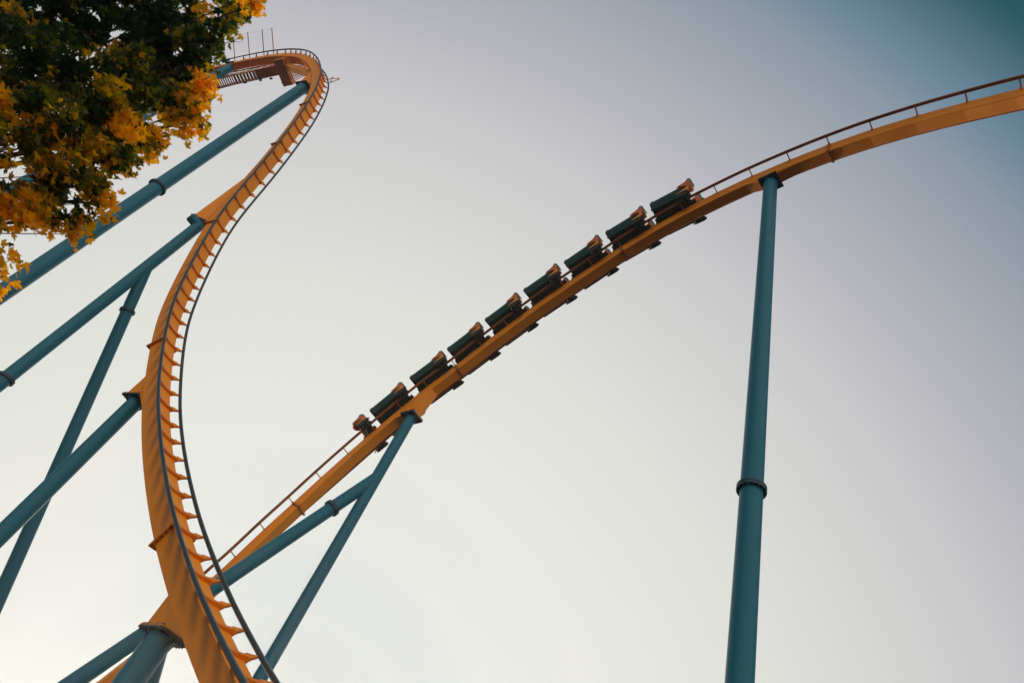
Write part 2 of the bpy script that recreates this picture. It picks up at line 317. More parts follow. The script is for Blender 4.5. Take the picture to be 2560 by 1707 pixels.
def haunch(tr, u, Q, name, parent, half=0.55, ends=(-1, 1), w_k=1.0):
    "tapering box bracket welded under the girder, down to the cap plate of a support column at Q"
    mb = MB(); A = []; n0 = -tr.t - tr.h + 0.02; w = tr.w * 0.985
    P, T, S, N = tr.fr(u)
    Th = V((T.x, T.y, 0));  Th = Th.normalized() if Th.length > 0.15 else V((-S.y, S.x, 0)).normalized()
    Sh = V((S.x, S.y, 0)).normalized()
    a0, a1 = tr.at(ends[0], 0, n0), tr.at(ends[1], 0, n0)
    if (a1 - a0).dot(Th) < 0: Th = -Th
    q = lambda b, s_: b + S * s_
    A = [q(a0, -w), q(a1, -w), q(a1, w), q(a0, w)]
    B = [Q - Th * half - Sh * w * w_k, Q + Th * half - Sh * w * w_k, Q + Th * half + Sh * w * w_k, Q - Th * half + Sh * w * w_k]
    mb.hexa(A, B)
    return mb.build(name, orange, parent), Th, Sh

def flange_ring(mb, c, ax, r, mat=1):
    ax = ax.normalized()
    for o in (-0.075, 0.01):
        mb.tube([c + ax * o, c + ax * (o + 0.065)], r * 1.30, 36, mat, True, False)
    e1 = ax.orthogonal().normalized(); e2 = ax.cross(e1)
    for k in range(16):
        a = 2 * pi * k / 16; p = c + (e1 * cos(a) + e2 * sin(a)) * r * 1.17
        mb.tube([p - ax * 0.105, p + ax * 0.10], 0.028, 6, mat, True, False)

def support(name, label, top, r, base=None, cap=None, flanges=(), braces=(), group='teal tubular support columns'):
    "a support: pipe, collars where its lengths are bolted, cap plate, braces, footing"
    top = V(top); base = V(base) if base else V((top.x, top.y, 0.0))
    root = empty(name, base); tag(root, label, 'support column', group, 'thing')
    mb = MB(); L_ = (top - base).length; k = max(2, int(L_ / 4))
    mb.tube([base + (top - base) * (i / k) for i in range(k + 1)], r, 48)
    mb.build('pipe', teal, root)
    ax = (top - base).normalized()
    for z in flanges:
        f = MB(); flange_ring(f, base + ax * (z / ax.z), ax, r, 0); f.build('flange', teal_dark, root)
    if cap:
        Th, Sh, hw = cap; c = MB()
        c.box(top + V((0, 0, 0.03)), Th, Sh, V((0, 0, 1)), hw, hw, 0.03)
        c.box(top + V((0, 0, 0.095)), Th, Sh, V((0, 0, 1)), hw * 0.98, hw * 0.98, 0.03, 1)
        for a in (-1, 1):
            for b in (-1, 1):
                for i in (0.35, 0.6, 0.85):
                    for (x, y) in ((a * hw * i, b * hw * 0.9), (a * hw * 0.9, b * hw * i)):
                        p = top + Th * x + Sh * y
                        c.tube([p - V((0, 0, 0.045)), p + V((0, 0, 0.165))], 0.03, 6, 2, True, False)
            d = Th * a                                                # stiffening gussets under the plate
            c.prism([top + d * r, top + d * hw * 0.92, top + d * r - V((0, 0, r * 0.9))], Sh * 0.04)
            d = Sh * a
            c.prism([top + d * r, top + d * hw * 0.92, top + d * r - V((0, 0, r * 0.9))], Th * 0.04)
        c.build('cap_plate', [teal_dark, orange_hw, dark], root)
    for (p0, p1, br, fl) in braces:
        p0, p1 = V(p0), V(p1); d = (p1 - p0).normalized()
        end = p1 + d * (p1.z / -d.z) if d.z < -0.02 else p1
        b = MB(); b.tube([p0 + (end - p0) * (i / 10.0) for i in range(11)], br, 44); bo = b.build('brace', teal, root)
        for k in fl:
            f = MB(); flange_ring(f, p0 + (p1 - p0) * k, d, br, 0); f.build('flange', teal_dark, bo)
        ft = MB(); ft.box(end + V((0, 0, -0.1)), V((1, 0, 0)), V((0, 1, 0)), V((0, 0, 1)), br * 2.2, br * 2.2, 0.35, 0, 0.04); ft.build('footing', concrete, root)
    ft = MB(); ft.box(base + V((0, 0, -0.1)), V((1, 0, 0)), V((0, 1, 0)), V((0, 0, 1)), r * 2.4, r * 2.4, 0.4, 0, 0.05); ft.build('footing', concrete, root)
    return root

# ------------------------------------------------------------------ the first drop (left)
LT = Track(LP, LS, 0.685, 0.385, 0.27, 0.80, 0.075, False)
root = empty('roller_coaster_track', (0, 0, 0))
root.location = V((LT.P[-1].x, LT.P[-1].y, 0)); left = root
tag(root, 'orange track of the steep first drop, curling over the crest beside the tree', 'coaster track')
U0, U1 = 0.0, LT.n - 1.0
spine_m = banded_orange()
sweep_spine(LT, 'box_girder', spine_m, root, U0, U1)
for sd_ in (-1, 1): sweep_rail(LT, sd_, steel, root, U0, U1)
FL = {LM - 1: 1, LM + 5: 1, LM + 10: 1, LM + 17: 1, LM + 27: 1, LM + 38: 1}
us = []
u = 0.4
while u < 5.4: us.append(u); u += 0.25 if u < 3.9 else 0.4
us += [5.75, 6.5, 7.3, 8.18, 9.12, 10.07, 10.92, 11.67, 12.22, 12.75, 13.35, 14.1, 14.85, 15.65, 16.35, 17.05, 17.75, 18.4]
for u in us: tie_mesh(LT, u, 0.06, 0.03, orange_tie, root, 0, 0.55, 2.2)
for k in range(LM, LT.n - 1):
    tie_mesh(LT, k, 0.06, 0.03, orange_tie, root, FL.get(k, 0), 0.55, 4.2)

# ------------------------------------------------------------------ the second hill (right)
RT = Track(RP, RS, 0.625, 0.262, 0.11, 0.52, 0.070, False)
right = empty('roller_coaster_track', (RT.P[0].x, RT.P[0].y, 0))
tag(right, 'orange track of the long hill that carries the train', 'coaster track')
sweep_spine(RT, 'box_girder', orange, right, 0, RT.n - 1.0, 1.0, False)
for sd_ in (-1, 1): sweep_rail(RT, sd_, rust_rail, right, 0, RT.n - 1.0)
for k in range(RT.n):
    tie_mesh(RT, k, 0.025, 0.16, orange_hw, right, 0.55 if k in (1, 7, 13, 19, 25) else 0)

# ------------------------------------------------------------------ support columns
def on_plane(tr, u, px, py):
    P, T, S, N = tr.fr(u); d = px3(px, py, 1) - EYE
    return EYE + d * ((P - EYE).dot(S) / d.dot(S))
def depth(p): return (p - EYE).dot(FWD)

def top_of(tr, u, px, py, parent, half, ends, hw, wk=1.0, drop=None):
    Q = on_plane(tr, u, px, py) if drop is None else tr.at(u, 0, -drop)
    _, Th, Sh = haunch(tr, u, Q + V((0, 0, 0.125)), 'column_bracket', parent, half, ends, wk)
    return Q, (Th, Sh, hw)

Q, cap = top_of(LT, 7.75, 579, 168, left, 0.5, (7.5, 8.05), 0.56)
support('support_column', 'teal column under the crest, its top just showing beside the leaves', Q, 0.45, cap=cap)
Q, cap = top_of(LT, LM - 0.3, 759, 220, left, 0.55, (LM - 1.2, LM + 1.2), 0.62)
support('support_column', 'longest teal column, running from the top of the drop down behind the tree', Q, 0.49, cap=cap, flanges=(37.6,))
Q, cap = top_of(LT, LM + 16.2, 503, 560, left, 0.45, (LM + 13.2, LM + 16.9), 0.52)
j = px3(365, 674, depth(V((Q.x, Q.y, 29.7)))); e = px3(40, 1400, depth(j) * 31.0 / 37.8)
c2 = support('support_column', 'teal column with a slanting brace, meeting the drop below its round end cap', Q, 0.36, cap=cap, flanges=(19.4,),
        braces=[((Q.x, Q.y, j.z + 0.3), e, 0.335, (0.18,))])
# stub pipe that ties this column to the girder
sb = MB(); P_, T_, S_, N_ = LT.fr(LM + 16.2); a_ = V((-0.62, -0.30, 0.02)).normalized()
sb.tube([Q + V((0, 0, -0.35)) - a_ * 0.3, Q + V((0, 0, -0.15)) + a_ * 0.75], 0.36, 40, 0); sb.build('end_cap_stub', teal, c2)
Q, cap = top_of(LT, LM + 30.0, 341, 1004, left, 0.42, (LM + 29.0, LM + 31.0), 0.50)
support('support_column', 'teal column crossing in front of the slanting brace, bolted under the middle of the drop', Q, 0.34, cap=cap, flanges=())
Q, cap = top_of(LT, LM + 41.2, 404, 1592, left, 0.42, (LM + 40.1, LM + 41.7), 0.50)
zq = depth(Q)
support('support_column', 'thick teal column under the foot of the drop with a second leg behind it', Q, 0.385, cap=cap,
        braces=[(px3(394, 1606, zq + 0.25), px3(358, 1730, zq * 1.0), 0.33, ())])
Q, cap = top_of(RT, 23.45, 1927, 449, right, 0.34, (22.75, 24.35), 0.42, 0.98, 0.92)
support('support_column', 'teal column standing alone under the hill ahead of the train', Q, 0.30, cap=cap, flanges=(14.9,))
Q, cap = top_of(RT, 11.2, 1028, 1044, right, 0.36, (10.6, 12.1), 0.44)
zj = V((Q.x, Q.y, 20.3)); je = px3(250, 1660, depth(zj) * 28.7 / 40.0)
support('support_column', 'teal column with a long slanting brace, under the rear cars of the train', Q, 0.27, cap=cap,
        braces=[(zj, je, 0.292, (0.21,))])

# ------------------------------------------------------------------ the train
def car_parts(root, lead=False):
    "one car in its own frame: x along the track (uphill), y across (near rail at -y), z away from the girder"
    X, Y, Z = V((1, 0, 0)), V((0, 1, 0)), V((0, 0, 1)); L0 = V((0, 0, 0))
    def mk(mb, name, mats, par):
        me = bpy.data.meshes.new(name); me.from_pydata(mb.v, [], mb.f)
        me.polygons.foreach_set('material_index', mb.m); me.polygons.foreach_set('use_smooth', mb.sm); me.update()
        o = bpy.data.objects.new(name, me); COL.objects.link(o); o.parent = par
        for m in mats: me.materials.append(m)
        return o
    # chassis: beam along the car, cross beam over the wheels, drawbar to the next car
    c = MB()
    x0 = -2.1 if not lead else -0.42
    c.box(V(((x0 + 0.12) / 2, 0, 0.10)), X, Y, Z, (0.12 - x0) / 2, 0.34, 0.09, 0, 0.02)
    c.box(V((-0.22, 0, 0.06)), X, Y, Z, 0.16, 0.66, 0.07, 0, 0.02)
    if not lead:
        c.box(V((-1.05, 0, 0.165)), X, Y, Z, 0.95, 0.60, 0.03)
    for y in (-0.2, 0.2): c.tube([V((x0, y, 0.02)), V((0.1, y, 0.02))], 0.035, 8)
    mk(c, 'chassis', [dark], root)
    d = MB(); d.tube([V((0.1, 0, 0.1)), V((0.46, 0, 0.1))], 0.05, 10); d.box(V((0.44, 0, 0.1)), X, Y, Z, 0.05, 0.16, 0.07, 0, 0.015); mk(d, 'drawbar', [dark], root)
    if not lead:
        # long open-topped tub with sloping front edge, lip and corner nub
        b = MB(); hw = 0.83
        sec = [(-2.10, 0.20, 0.86), (-2.02, 0.16, 0.87), (-1.2, 0.13, 0.86), (-0.45, 0.13, 0.84)]
        th = 0.035
        for sy in (-1, 1):
            for i in range(3):
                a, e = sec[i], sec[i + 1]
                lo_ = 0.15 if i == 0 else 0.0
                A = [V((a[0] + lo_, sy * (hw + 0.05), a[1])), V((a[0] + lo_, sy * (hw + 0.05 - th), a[1])), V((a[0] + (0.10 if i == 0 else 0), sy * (hw - th), a[2])), V((a[0] + (0.0 if i == 0 else 0), sy * hw, a[2]))]
                Bq = [V((e[0], sy * (hw + 0.05), e[1])), V((e[0], sy * (hw + 0.05 - th), e[1])), V((e[0], sy * (hw - th), e[2])), V((e[0], sy * hw, e[2]))]
                b.hexa(A, Bq)
            b.box(V((-1.25, sy * (hw + 0.048), 0.36)), X, Y, Z, 0.72, 0.012, 0.055, 0)        # pressed rib
            b.box(V((-1.25, sy * (hw + 0.028), 0.60)), X, Y, Z, 0.78, 0.010, 0.03, 0)
        b.box(V((-1.25, 0, 0.14)), X, Y, Z, 0.70, hw + 0.04, 0.02)
        w_ = hw - 0.01
        b.hexa([V((-1.97, -w_ - 0.03, 0.12)), V((-1.93, -w_ - 0.03, 0.12)), V((-1.93, w_ + 0.03, 0.12)), V((-1.97, w_ + 0.03, 0.12))], [V((-2.12, -w_, 0.87)), V((-2.08, -w_, 0.87)), V((-2.08, w_, 0.87)), V((-2.12, w_, 0.87))], 1)
        body = mk(b, 'body', [green, matte], root)
        l = MB()
        for sy in (-1, 1):
            l.box(V((-1.27, sy * (hw - 0.01), 0.885)), X, Y, Z, 0.81, 0.035, 0.022, 0, 0.008)
            l.box(V((-1.97, sy * (hw - 0.02), 0.94)), X, Y, Z, 0.06, 0.04, 0.05, 0, 0.012)
        mk(l, 'trim', [green_l], body)
    # seat bucket, back, headrest, lap bar on both sides
    for sy in (-1, 1):
        s = MB(); y = sy * 0.52
        q_ = lambda pts: [V((px_, y, pz_)) for px_, pz_ in pts]
        s.prism(q_([(-0.64, 1.12), (-0.62, 1.27), (-0.52, 1.34), (-0.28, 1.38), (-0.04, 1.47), (0.08, 1.40), (0.11, 0.96), (0.0, 0.86), (-0.12, 0.93), (-0.15, 1.06), (-0.30, 1.12), (-0.50, 1.06)]), Y * 0.42)
        s.prism(q_([(-0.60, 0.93), (-0.5, 0.87), (-0.14, 0.80), (-0.12, 0.93), (-0.40, 1.0), (-0.58, 1.0)]), Y * 0.36, 1)
        s.box(V((-0.46, y, 1.20)), X, Y, Z, 0.05, 0.235, 0.035, 1, 0.01)
        so_ = mk(s, 'seat', [redor, dark], root)
        h = MB(); h.prism([V((-0.14, y, 1.45)), V((-0.02, y, 1.50)), V((0.09, y, 1.42)), V((0.12, y, 1.20)), V((0.17, y, 1.28)), V((0.13, y, 1.50)), V((0.0, y, 1.62))], Y * 0.40); mk(h, 'headrest', [green_l], so_)
        lb = MB(); lb.tube([V((-0.30, y - 0.24, 1.1)), V((-0.52, y - 0.24, 1.0)), V((-0.70, y - 0.12, 1.06)), V((-0.72, y, 1.10)), V((-0.70, y + 0.12, 1.06)), V((-0.52, y + 0.24, 1.0)), V((-0.30, y + 0.24, 1.1))], 0.03, 8)
        lb.box(V((-0.66, y, 1.04)), X, Y, Z, 0.07, 0.13, 0.07, 0, 0.03)
        mk(lb, 'lap_bar', [redor], so_)
        # swept wing below the seat
        w = MB(); w.prism([V((-0.60, sy * 0.93, 0.30)), V((-0.05, sy * 0.90, 0.52)), V((0.05, sy * 0.84, 0.60)), V((0.02, sy * 0.86, 0.40)), V((-0.14, sy * 0.90, 0.32))], Y * 0.05)
        w.box(V((-0.04, sy * 0.80, 0.50)), X, Y, Z, 0.05, 0.12, 0.05, 0, 0.01)
        mk(w, 'side_wing', [yellowish], root)
        # wheel carrier: bracket plates, running wheels over, side wheels outside, upstop wheels under the rail
        k = MB(); g = RT.g * sy
        k.prism([V((-0.50, g + sy * 0.13, 0.20)), V((-0.56, g + sy * 0.13, -0.10)), V((-0.42, g + sy * 0.13, -0.24)), V((-0.06, g + sy * 0.13, -0.24)), V((0.08, g + sy * 0.13, -0.08)), V((0.02, g + sy * 0.13, 0.22))], Y * 0.03)
        k.box(V((-0.24, g + sy * 0.06, 0.25)), X, Y, Z, 0.28, 0.14, 0.05, 0, 0.015)
        k.box(V((-0.24, g + sy * 0.20, 0.04)), X, Y, Z, 0.10, 0.04, 0.20, 0, 0.01)
        kc = mk(k, 'wheel_carrier', [dark], root)
        for (cx, cy, cz, ax, rr) in ((-0.42, g, 0.165, Y, 0.105), (-0.06, g, 0.165, Y, 0.105), (-0.36, g, -0.15, Y, 0.09), (-0.12, g, -0.15, Y, 0.09), (-0.40, g + sy * 0.15, 0.0, Z, 0.09), (-0.08, g + sy * 0.15, 0.0, Z, 0.09)):
            p = V((cx, cy, cz)); q = MB(); q.tube([p - ax * 0.045, p - ax * 0.035, p + ax * 0.035, p + ax * 0.045], [rr * 0.86, rr, rr, rr * 0.86], 18)
            q.tube([p - ax * 0.055, p + ax * 0.055], rr * 0.5, 10, 1); mk(q, 'wheel', [dark, galv], kc)
        # fender with guard bracket hanging outside the carrier
        f = MB(); f.prism([V((-0.62, sy * 0.90, 0.02)), V((-0.58, sy * 0.90, 0.16)), V((-0.30, sy * 0.92, 0.22)), V((0.06, sy * 0.90, 0.20)), V((0.12, sy * 0.90, 0.05)), V((0.0, sy * 0.90, -0.06)), V((-0.5, sy * 0.88, -0.06))], Y * 0.06)
        f.tube([V((-0.28, sy * 0.90, -0.04)), V((-0.26, sy * 0.84, 0.26))], 0.03, 8, 1)
        mk(f, 'fender', [dark, galv], root)
    if lead:
        n = MB()
        n.prism([V((-0.55, -0.10, 0.95)), V((-0.02, -0.10, 1.62)), V((0.14, -0.10, 1.46)), V((-0.30, -0.10, 0.86))], Y * 0.9, 0)
        n.prism([V((-0.44, -0.10, 0.90)), V((0.08, -0.10, 1.50)), V((0.13, -0.10, 1.42)), V((-0.36, -0.10, 0.84))], Y * 0.95, 1)
        n.prism([V((-0.36, -0.10, 0.86)), V((0.12, -0.10, 1.40)), V((0.16, -0.10, 1.30)), V((-0.26, -0.10, 0.80))], Y * 0.97, 2)
        mk(n, 'nose_panel', [redor, green_l, galv], root)
        fn = MB()
        for sy in (-1, 1):
            fn.prism([V((-0.35, sy * 0.70, 0.0)), V((-0.78, sy * 0.72, -0.20)), V((-0.62, sy * 0.72, -0.02)), V((-0.58, sy * 0.70, 0.22)), V((-0.3, sy * 0.70, 0.2))], Y * 0.05)
        mk(fn, 'fin', [redor], root)

def tree_copy(src, parent=None):
    c = src.copy(); COL.objects.link(c)
    if parent is not None: c.parent = parent
    for ch in [o for o in COL.objects if o.parent is src and o is not c]: tree_copy(ch, c)
    return c

UNITS = [21.32, 19.9, 18.48, 17.07, 15.68, 14.26, 12.85, 11.44, 10.04]
ORD = ['coaster car at the upper end of the train, nearest the lone column', 'second car from the upper end of the train', 'third car from the upper end of the train',
       'fourth car from the upper end of the train', 'fourth full car from the lower end of the train', 'third full car from the lower end of the train',
       'second full car from the lower end of the train', 'lowest full car, just above the column with the long brace', None]
def place(o, u):
    P, T, S, N = RT.fr(u)
    m = Matrix.Identity(4); Y_ = S
    for r in range(3): m[r][0] = T[r]; m[r][1] = Y_[r]; m[r][2] = N[r]; m[r][3] = P[r]
    o.matrix_world = m
P, T, S, N = RT.fr(15.0)
FLIPY = T.cross(S).dot(N) < 0
proto = empty('coaster_car', (0, 0, 0)); car_parts(proto)
bpy.context.view_layer.update()
for i, u in enumerate(UNITS[:-1]):
    o = proto if i == 0 else tree_copy(proto)
    tag(o, 'dark green ' + ORD[i], 'coaster car', 'cars of the coaster train')
    place(o, u)
lead = empty('coaster_car', (0, 0, 0)); car_parts(lead, True)
tag(lead, 'short end unit of the train with red fin and striped nose panel, no green tub', 'coaster car', 'cars of the coaster train')
place(lead, UNITS[-1])

# ------------------------------------------------------------------ service walkway, platform and catch net up at the crest
def crest(u, s_, dz, x=0.0):
    P, T, S, N = LT.fr(u); Sh = V((S.x, S.y, 0)).normalized()
    return P + T * x + Sh * s_ + V((0, 0, dz))
wk = empty('service_walkway', crest(9.5, 1.9, -1.5)); tag(wk, 'orange service walkway with slotted deck and box platform beside the crest', 'walkway')
def hit(px, py, z):
    d = px3(px, py, 1) - EYE; return EYE + d * ((z - EYE.z) / d.z)
WALK = [(470, 233, 64.6), (549, 209, 66.0), (585, 199.5, 66.6), (640, 187.5, 67.2), (694, 175, 67.4)]
wp = [hit(*w) for w in WALK]
Tw = (wp[-1] - wp[1]).normalized(); Sw = V((-Tw.y, Tw.x, 0)).normalized()
if Sw.dot(LT.fr(9.0)[2]) < 0: Sw = -Sw
Nw = V((0, 0, 1))
dk = MB(); hr = MB()
def along(a):
    i = min(int(a), len(wp) - 2); f = a - i; return wp[i].lerp(wp[i + 1], f)
HWK = 0.46
for i in range(len(wp) - 1):
    a, b = wp[i], wp[i + 1]
    for sy in (-1, 1):
        A = [a + Sw * (sy * HWK - 0.05) - Nw * 0.16, a + Sw * (sy * HWK + 0.05) - Nw * 0.16, a + Sw * (sy * HWK + 0.05) + Nw * 0.02, a + Sw * (sy * HWK - 0.05) + Nw * 0.02]
        dk.hexa(A, [p + (b - a) for p in A])
    kp = 7 if i < 3 else 5
    for j in range(kp):
        p = a.lerp(b, (j + 0.5) / kp); L2 = (b - a).length / kp
        gap = 0.5 * 0.13 if i < 3 else 0.002
        dk.box(p, (b - a).normalized(), Sw, Nw, L2 / 2 - gap, HWK - 0.055, 0.03)
dk.build('deck', orange_hw, wk)
for sy in (-1, 1):
    hr = MB()
    for i in range(len(wp) - 1):
        for hz in (0.55, 1.05): hr.tube([wp[i] + Sw * sy * HWK + Nw * hz, wp[i + 1] + Sw * sy * HWK + Nw * hz], 0.03, 6)
        for j in range(3):
            p = wp[i].lerp(wp[i + 1], j / 3.0) + Sw * sy * HWK; hr.tube([p, p + Nw * 1.07], 0.03, 6)
    hr.build('handrail', orange_hw, wk)
pc = hit(711, 181, 66.4)
pb = MB(); pb.box(pc, Tw, Sw, Nw, 0.55, 1.35, 0.30, 0, 0.03)
for k in (-1, 0, 1): pb.box(pc + Sw * 0.9 * k - Nw * 0.33, Tw, Sw, Nw, 0.56, 0.05, 0.035)
pb.build('platform_box', orange_hw, wk)
# girder from the platform back to the drop, with lattice guard
g0, g1 = hit(722, 168, 66.3), LT.at(LM - 1.5, 0.42, -LT.t - 0.45)
gm = MB(); a_ = (g1 - g0).normalized(); s2 = (Sw - a_ * Sw.dot(a_)).normalized(); n2 = a_.cross(s2)
gm.box((g0 + g1) / 2, a_, s2, n2, (g1 - g0).length / 2, 0.30, 0.28, 0, 0.02)
gm.build('girder', orange, wk)
lt = MB()
q0, q1, q2, q3 = hit(716, 152, 66.6), hit(766, 158, 66.0), hit(768, 186, 65.2), hit(735, 204, 65.6)
for i in range(9):
    f = i / 8.0
    lt.tube([q0.lerp(q1, f), q3.lerp(q2, f)], 0.035, 6); lt.tube([q0.lerp(q3, f), q1.lerp(q2, f)], 0.035, 6)
    if i < 8: lt.tube([q0.lerp(q1, f), q3.lerp(q2, f + 0.125)], 0.02, 6)
lt.build('lattice_guard', orange_hw, wk)
# small access bracket reaching past the far rail at the top of the drop
br = MB(); b0 = LT.at(LM - 0.4, LT.g, 0.0); S0_ = LT.fr(LM - 0.4)[2]; N0_ = LT.fr(LM - 0.4)[3]; T0_ = LT.fr(LM - 0.4)[1]
tip = b0 + N0_ * 1.0 + S0_ * 0.2
for d in (-0.9, 0.9):
    br.tube([b0 + T0_ * d, tip + T0_ * d * 0.2], 0.035, 6)
    br.tube([b0 + T0_ * d + N0_ * 0.5, b0 + T0_ * d * 0.4 + N0_ * 0.2], 0.03, 6)
br.tube([b0 + T0_ * 0.5 + N0_ * 0.2, b0 - T0_ * 0.7 + N0_ * 0.6], 0.03, 6); br.tube([tip - T0_ * 0.4, tip + T0_ * 0.3], 0.05, 6)
br.build('access_bracket', orange_hw, wk)
# hanging odds and ends under the walkway
hg = MB()
for px_, s0 in ((612, 0.5), (650, 0.5), (676, 0.5)):
    p = hit(px_, 205 - (px_ - 612) * 0.16, 66.2)
    hg.tube([p, p + V((0.35, -0.25, -0.45))], 0.035, 6); hg.box(p + V((0.35, -0.25, -0.5)), Tw, Sw, Nw, 0.14, 0.09, 0.07, 0, 0.02)
hg.build('floodlight', dark, wk)

net = empty('catch_net', crest(9.5, -0.9, 0.3)); tag(net, 'row of leaning orange posts with a fine wire net, above the crest rails', 'safety net')
tips = []
for u in (7.62, 8.6, 9.75, 10.6):
    P, T, S, N = LT.fr(u); Sh = V((S.x, S.y, 0)).normalized()
    a = P - Sh * 0.38 - N * 0.2; b = a - Sh * 2.25 + V((0, 0, 1.35)); tips.append((a, b))
    p = MB(); p.tube([a, b], 0.05, 8); p.tube([b, b + (b - a).normalized() * 0.04], 0.07, 8); p.build('post', orange_hw, net)
wn = MB()
for i in range(3):
    (a, b), (c, d) = tips[i], tips[i + 1]
    for k in range(5): wn.tube([a.lerp(b, 0.3 + 0.17 * k), c.lerp(d, 0.3 + 0.17 * k)], 0.004 if k < 4 else 0.008, 4)
    for k in range(1, 6): f = k / 6.0; wn.tube([a.lerp(c, f).lerp(b.lerp(d, f), 0.3), b.lerp(d, f)], 0.004, 4)
wn.build('netting', galv, net)

# ------------------------------------------------------------------ the maple at the upper left
rnd = random.Random(7)
def leaf_mat():
    m, t, b, N, L = newmat('maple_leaf')
    g = N('ShaderNodeNewGeometry'); cr = N('ShaderNodeValToRGB'); e = cr.color_ramp
    at = N('ShaderNodeAttribute'); at.attribute_name = 'backlit'
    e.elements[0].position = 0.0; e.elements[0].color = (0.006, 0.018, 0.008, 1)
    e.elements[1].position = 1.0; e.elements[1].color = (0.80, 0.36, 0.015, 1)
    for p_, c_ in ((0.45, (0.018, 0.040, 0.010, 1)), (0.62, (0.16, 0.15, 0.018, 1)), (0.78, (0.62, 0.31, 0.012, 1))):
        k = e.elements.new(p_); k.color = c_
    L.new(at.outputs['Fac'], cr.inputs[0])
    n = N('ShaderNodeTexNoise'); n.inputs['Scale'].default_value = 30; L.new(g.outputs['Position'], n.inputs['Vector'])
    mx = N('ShaderNodeMix'); mx.data_type = 'RGBA'; mx.blend_type = 'MULTIPLY'; mx.inputs[0].default_value = 0.35
    L.new(cr.outputs[0], mx.inputs[6]); L.new(n.outputs[1], mx.inputs[7])
    b.inputs['Roughness'].default_value = 0.5
    L.new(mx.outputs[2], b.inputs['Base Color'])
    tr = N('ShaderNodeBsdfTranslucent'); sh = N('ShaderNodeMixShader'); sh.inputs[0].default_value = 0.5
    hsv = N('ShaderNodeHueSaturation'); hsv.inputs['Value'].default_value = 2.3; hsv.inputs['Saturation'].default_value = 1.1
    L.new(mx.outputs[2], hsv.inputs['Color']); L.new(hsv.outputs[0], tr.inputs[0])
    o = t.nodes['Material Output']; L.new(b.outputs[0], sh.inputs[1]); L.new(tr.outputs[0], sh.inputs[2]); L.new(sh.outputs[0], o.inputs[0])
    return m
bark = paint('maple_bark', (0.09, 0.07, 0.055), (0.04, 0.03, 0.025), 0.85, 9, 0.7, 0.0, (1, 1, 0.3))

# crown lobes: (pixel x, pixel y, depth m, radius px, share of golden leaves, fullness)
LOBES = [(40,40,7.6,120,.30,1.2),(150,60,7.2,120,.38,1.2),(270,50,7.6,120,.38,1.2),(380,60,8.0,120,.22,1.3),(470,60,8.0,80,.45,1.0),(560,20,7.6,52,.6,1.1),(540,80,7.4,32,.35,1.0),(636,4,7.2,36,.85,1.1),(598,26,7.4,26,.4,.7),
(60,170,6.6,120,.50,1.1),(180,190,6.4,120,.48,1.1),(300,180,7.0,120,.42,1.2),(420,160,7.6,110,.20,1.4),(497,125,7.4,62,.45,1.1),(514,160,7.2,30,.40,1.1),(508,218,7.0,36,.85,1.3),(474,210,7.4,58,.45,1.0),
(40,290,6.0,100,.70,1.0),(150,300,6.0,110,.66,1.1),(270,290,6.4,110,.58,1.1),(370,270,7.0,90,.48,1.1),(440,260,7.2,64,.60,1.1),(484,306,7.0,34,.70,1.1),(470,270,7.0,44,.78,1.1),
(120,390,6.0,85,.58,.9),(220,390,6.2,95,.58,1.0),(300,362,6.6,80,.58,1.1),(368,346,6.8,44,.72,1.2),(25,395,5.8,50,.55,.5),
(294,432,6.4,52,.82,1.4),(256,494,6.3,42,.85,1.3),(200,460,6.2,65,.62,1.0),(130,480,6.2,65,.55,.9),(60,500,5.8,65,.75,1.1),(10,510,5.8,65,.78,1.3),(14,545,5.7,24,.85,1.2),
(196,556,6.2,38,.75,1.3),(110,552,6.1,36,.85,1.2),(150,545,6.1,30,.50,.9),(222,545,6.3,22,.8,1.0),(0,655,5.6,30,.60,1.4),(8,622,5.6,14,.5,1.0),(2,712,5.6,16,.85,1.3)]
trunk_xy = V((-9.2, 7.6, 0)); fork = V((-8.9, 7.4, 3.2))
maple = empty('maple_tree', trunk_xy); tag(maple, 'leafy maple with green and golden autumn leaves filling the upper left corner', 'tree')
# leaf outline: five-lobed, in the plane x (width), y (length)
LEAF = [(0, 0.0), (0.16, 0.06), (0.40, -0.06), (0.34, 0.14), (0.56, 0.26), (0.50, 0.34), (0.60, 0.52), (0.40, 0.50), (0.20, 0.44), (0.24, 0.66), (0.16, 0.70), (0, 1.0)]
LEAF = LEAF + [(-x, y) for x, y in LEAF[-2:0:-1]]
lv, lf, la = [], [], []
def add_leaf(p, size, nrm_, tipdir, gold):
    z = nrm_.normalized(); y = (tipdir - z * tipdir.dot(z)).normalized(); x = y.cross(z)
    fold = rnd.uniform(0.05, 0.35); droop = rnd.uniform(0.0, 0.35); b = len(lv)
    for (a, c) in LEAF:
        c2 = c - 0.35
        lv.append(tuple(p + x * a * size + y * c2 * size + z * (abs(a) * fold - droop * max(0, c2) ** 2) * size))
    n = len(LEAF); k = n // 2
    lf.append(tuple(b + i for i in range(0, k + 1))); lf.append(tuple([b + i for i in range(k, n)] + [b]))
    la.append(gold); la.append(gold)
centres = []
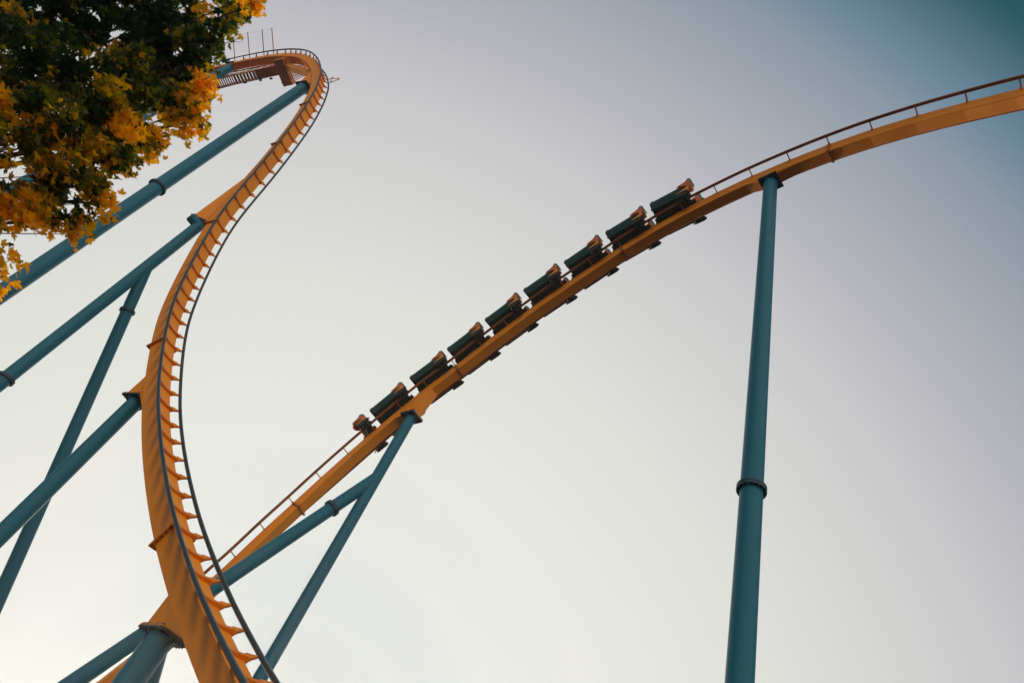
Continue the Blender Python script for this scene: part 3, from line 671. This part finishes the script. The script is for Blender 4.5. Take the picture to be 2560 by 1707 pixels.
for (x_, y_, d_, r_, gold, full) in LOBES:
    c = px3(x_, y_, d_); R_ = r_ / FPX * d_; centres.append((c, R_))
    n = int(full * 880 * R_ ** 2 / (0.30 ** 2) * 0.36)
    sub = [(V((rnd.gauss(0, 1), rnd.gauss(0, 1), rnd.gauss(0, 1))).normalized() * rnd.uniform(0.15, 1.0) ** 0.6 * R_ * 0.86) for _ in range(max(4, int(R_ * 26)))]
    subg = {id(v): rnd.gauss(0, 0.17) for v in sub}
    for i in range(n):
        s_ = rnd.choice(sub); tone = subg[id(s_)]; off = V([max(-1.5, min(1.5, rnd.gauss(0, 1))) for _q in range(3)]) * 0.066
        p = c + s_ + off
        q = (s_.dot(SUN) / R_) * 0.15 + (-s_.dot(UP) / R_) * 0.14  # backlight painted into the leaf colour: more gold towards the sun and below
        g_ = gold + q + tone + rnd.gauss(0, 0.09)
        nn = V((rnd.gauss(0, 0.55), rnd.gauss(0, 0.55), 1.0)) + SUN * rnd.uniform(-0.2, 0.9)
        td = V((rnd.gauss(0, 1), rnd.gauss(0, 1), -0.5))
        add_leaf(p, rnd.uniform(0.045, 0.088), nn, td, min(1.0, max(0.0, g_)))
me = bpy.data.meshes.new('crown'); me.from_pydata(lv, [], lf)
at_ = me.attributes.new('backlit', 'FLOAT', 'FACE'); at_.data.foreach_set('value', la); me.update()
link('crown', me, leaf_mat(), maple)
print('leaves', len(lf) // 2)
tm = MB(); tm.tube([trunk_xy + V((0, 0, -0.2)), trunk_xy + V((0.02, -0.01, 0.5)), trunk_xy + V((0.08, -0.05, 1.4)), fork, fork + V((0.15, -0.2, 1.6)), fork + V((0.5, -0.5, 3.8)), fork + V((0.9, -0.9, 6.0))],
                   [0.34, 0.24, 0.20, 0.18, 0.13, 0.09, 0.04], 14)
tm.build('trunk', bark, maple)
for i, (c, R_) in enumerate(centres):
    if i % 2 and R_ < 0.5: continue
    st = fork + V((0.05 * i / 6, -0.05 * i / 6, min(max(c.z - fork.z - 1.6, 0.2), 4.5) * 0.75)); mid = st.lerp(c, 0.5) + V((0, 0, 0.25))
    lm = MB(); lm.tube([st, st.lerp(mid, 0.5) + V((0, 0, 0.1)), mid, mid.lerp(c, 0.6), c], [0.055, 0.042, 0.032, 0.02, 0.008], 7)
    for k in range(3):
        e_ = c + V((rnd.gauss(0, 1), rnd.gauss(0, 1), rnd.gauss(0, 1))) * R_ * 0.5; m_ = mid.lerp(c, rnd.uniform(0.2, 0.9))
        lm.tube([m_, m_.lerp(e_, 0.5) + V((0, 0, 0.04)), e_], [0.009, 0.006, 0.003], 5)
    lm.build('limb', bark, maple)
tw = MB()
def twig(pts, r0): tw.tube([px3(*p) for p in pts], [r0 * (1 - 0.6 * i / (len(pts) - 1)) for i in range(len(pts))], 5)
twig([(430, 108, 7.2), (500, 112, 7.2), (545, 112, 7.2), (583, 104, 7.2)], 0.008); twig([(583, 104, 7.2), (592, 97, 7.2), (599, 91, 7.2)], 0.004); twig([(583, 104, 7.2), (595, 106, 7.2), (606, 105, 7.2)], 0.0035)
twig([(480, 215, 7.0), (510, 200, 7.0), (552, 178, 7.0)], 0.006)
tw.build('twig', bark, maple)

# ------------------------------------------------------------------ thin sunlit haze, added to stand in for lens flare
HZ_D, HZ_G = 0.00045, 0.84
hm = bpy.data.materials.new('thin_haze'); hm.use_nodes = True; t = hm.node_tree; t.nodes.clear()
o_ = t.nodes.new('ShaderNodeOutputMaterial'); pv = t.nodes.new('ShaderNodeVolumePrincipled')
pv.inputs['Color'].default_value = (1.0, 0.95, 0.90, 1); pv.inputs['Density'].default_value = HZ_D; pv.inputs['Anisotropy'].default_value = HZ_G
t.links.new(pv.outputs[0], o_.inputs['Volume'])
hb = MB(); hb.box(V((0, 0, 37.5)), V((1, 0, 0)), V((0, 1, 0)), V((0, 0, 1)), 2600, 2600, 38.5)
tag(hb.build('haze', hm), kind='stuff')
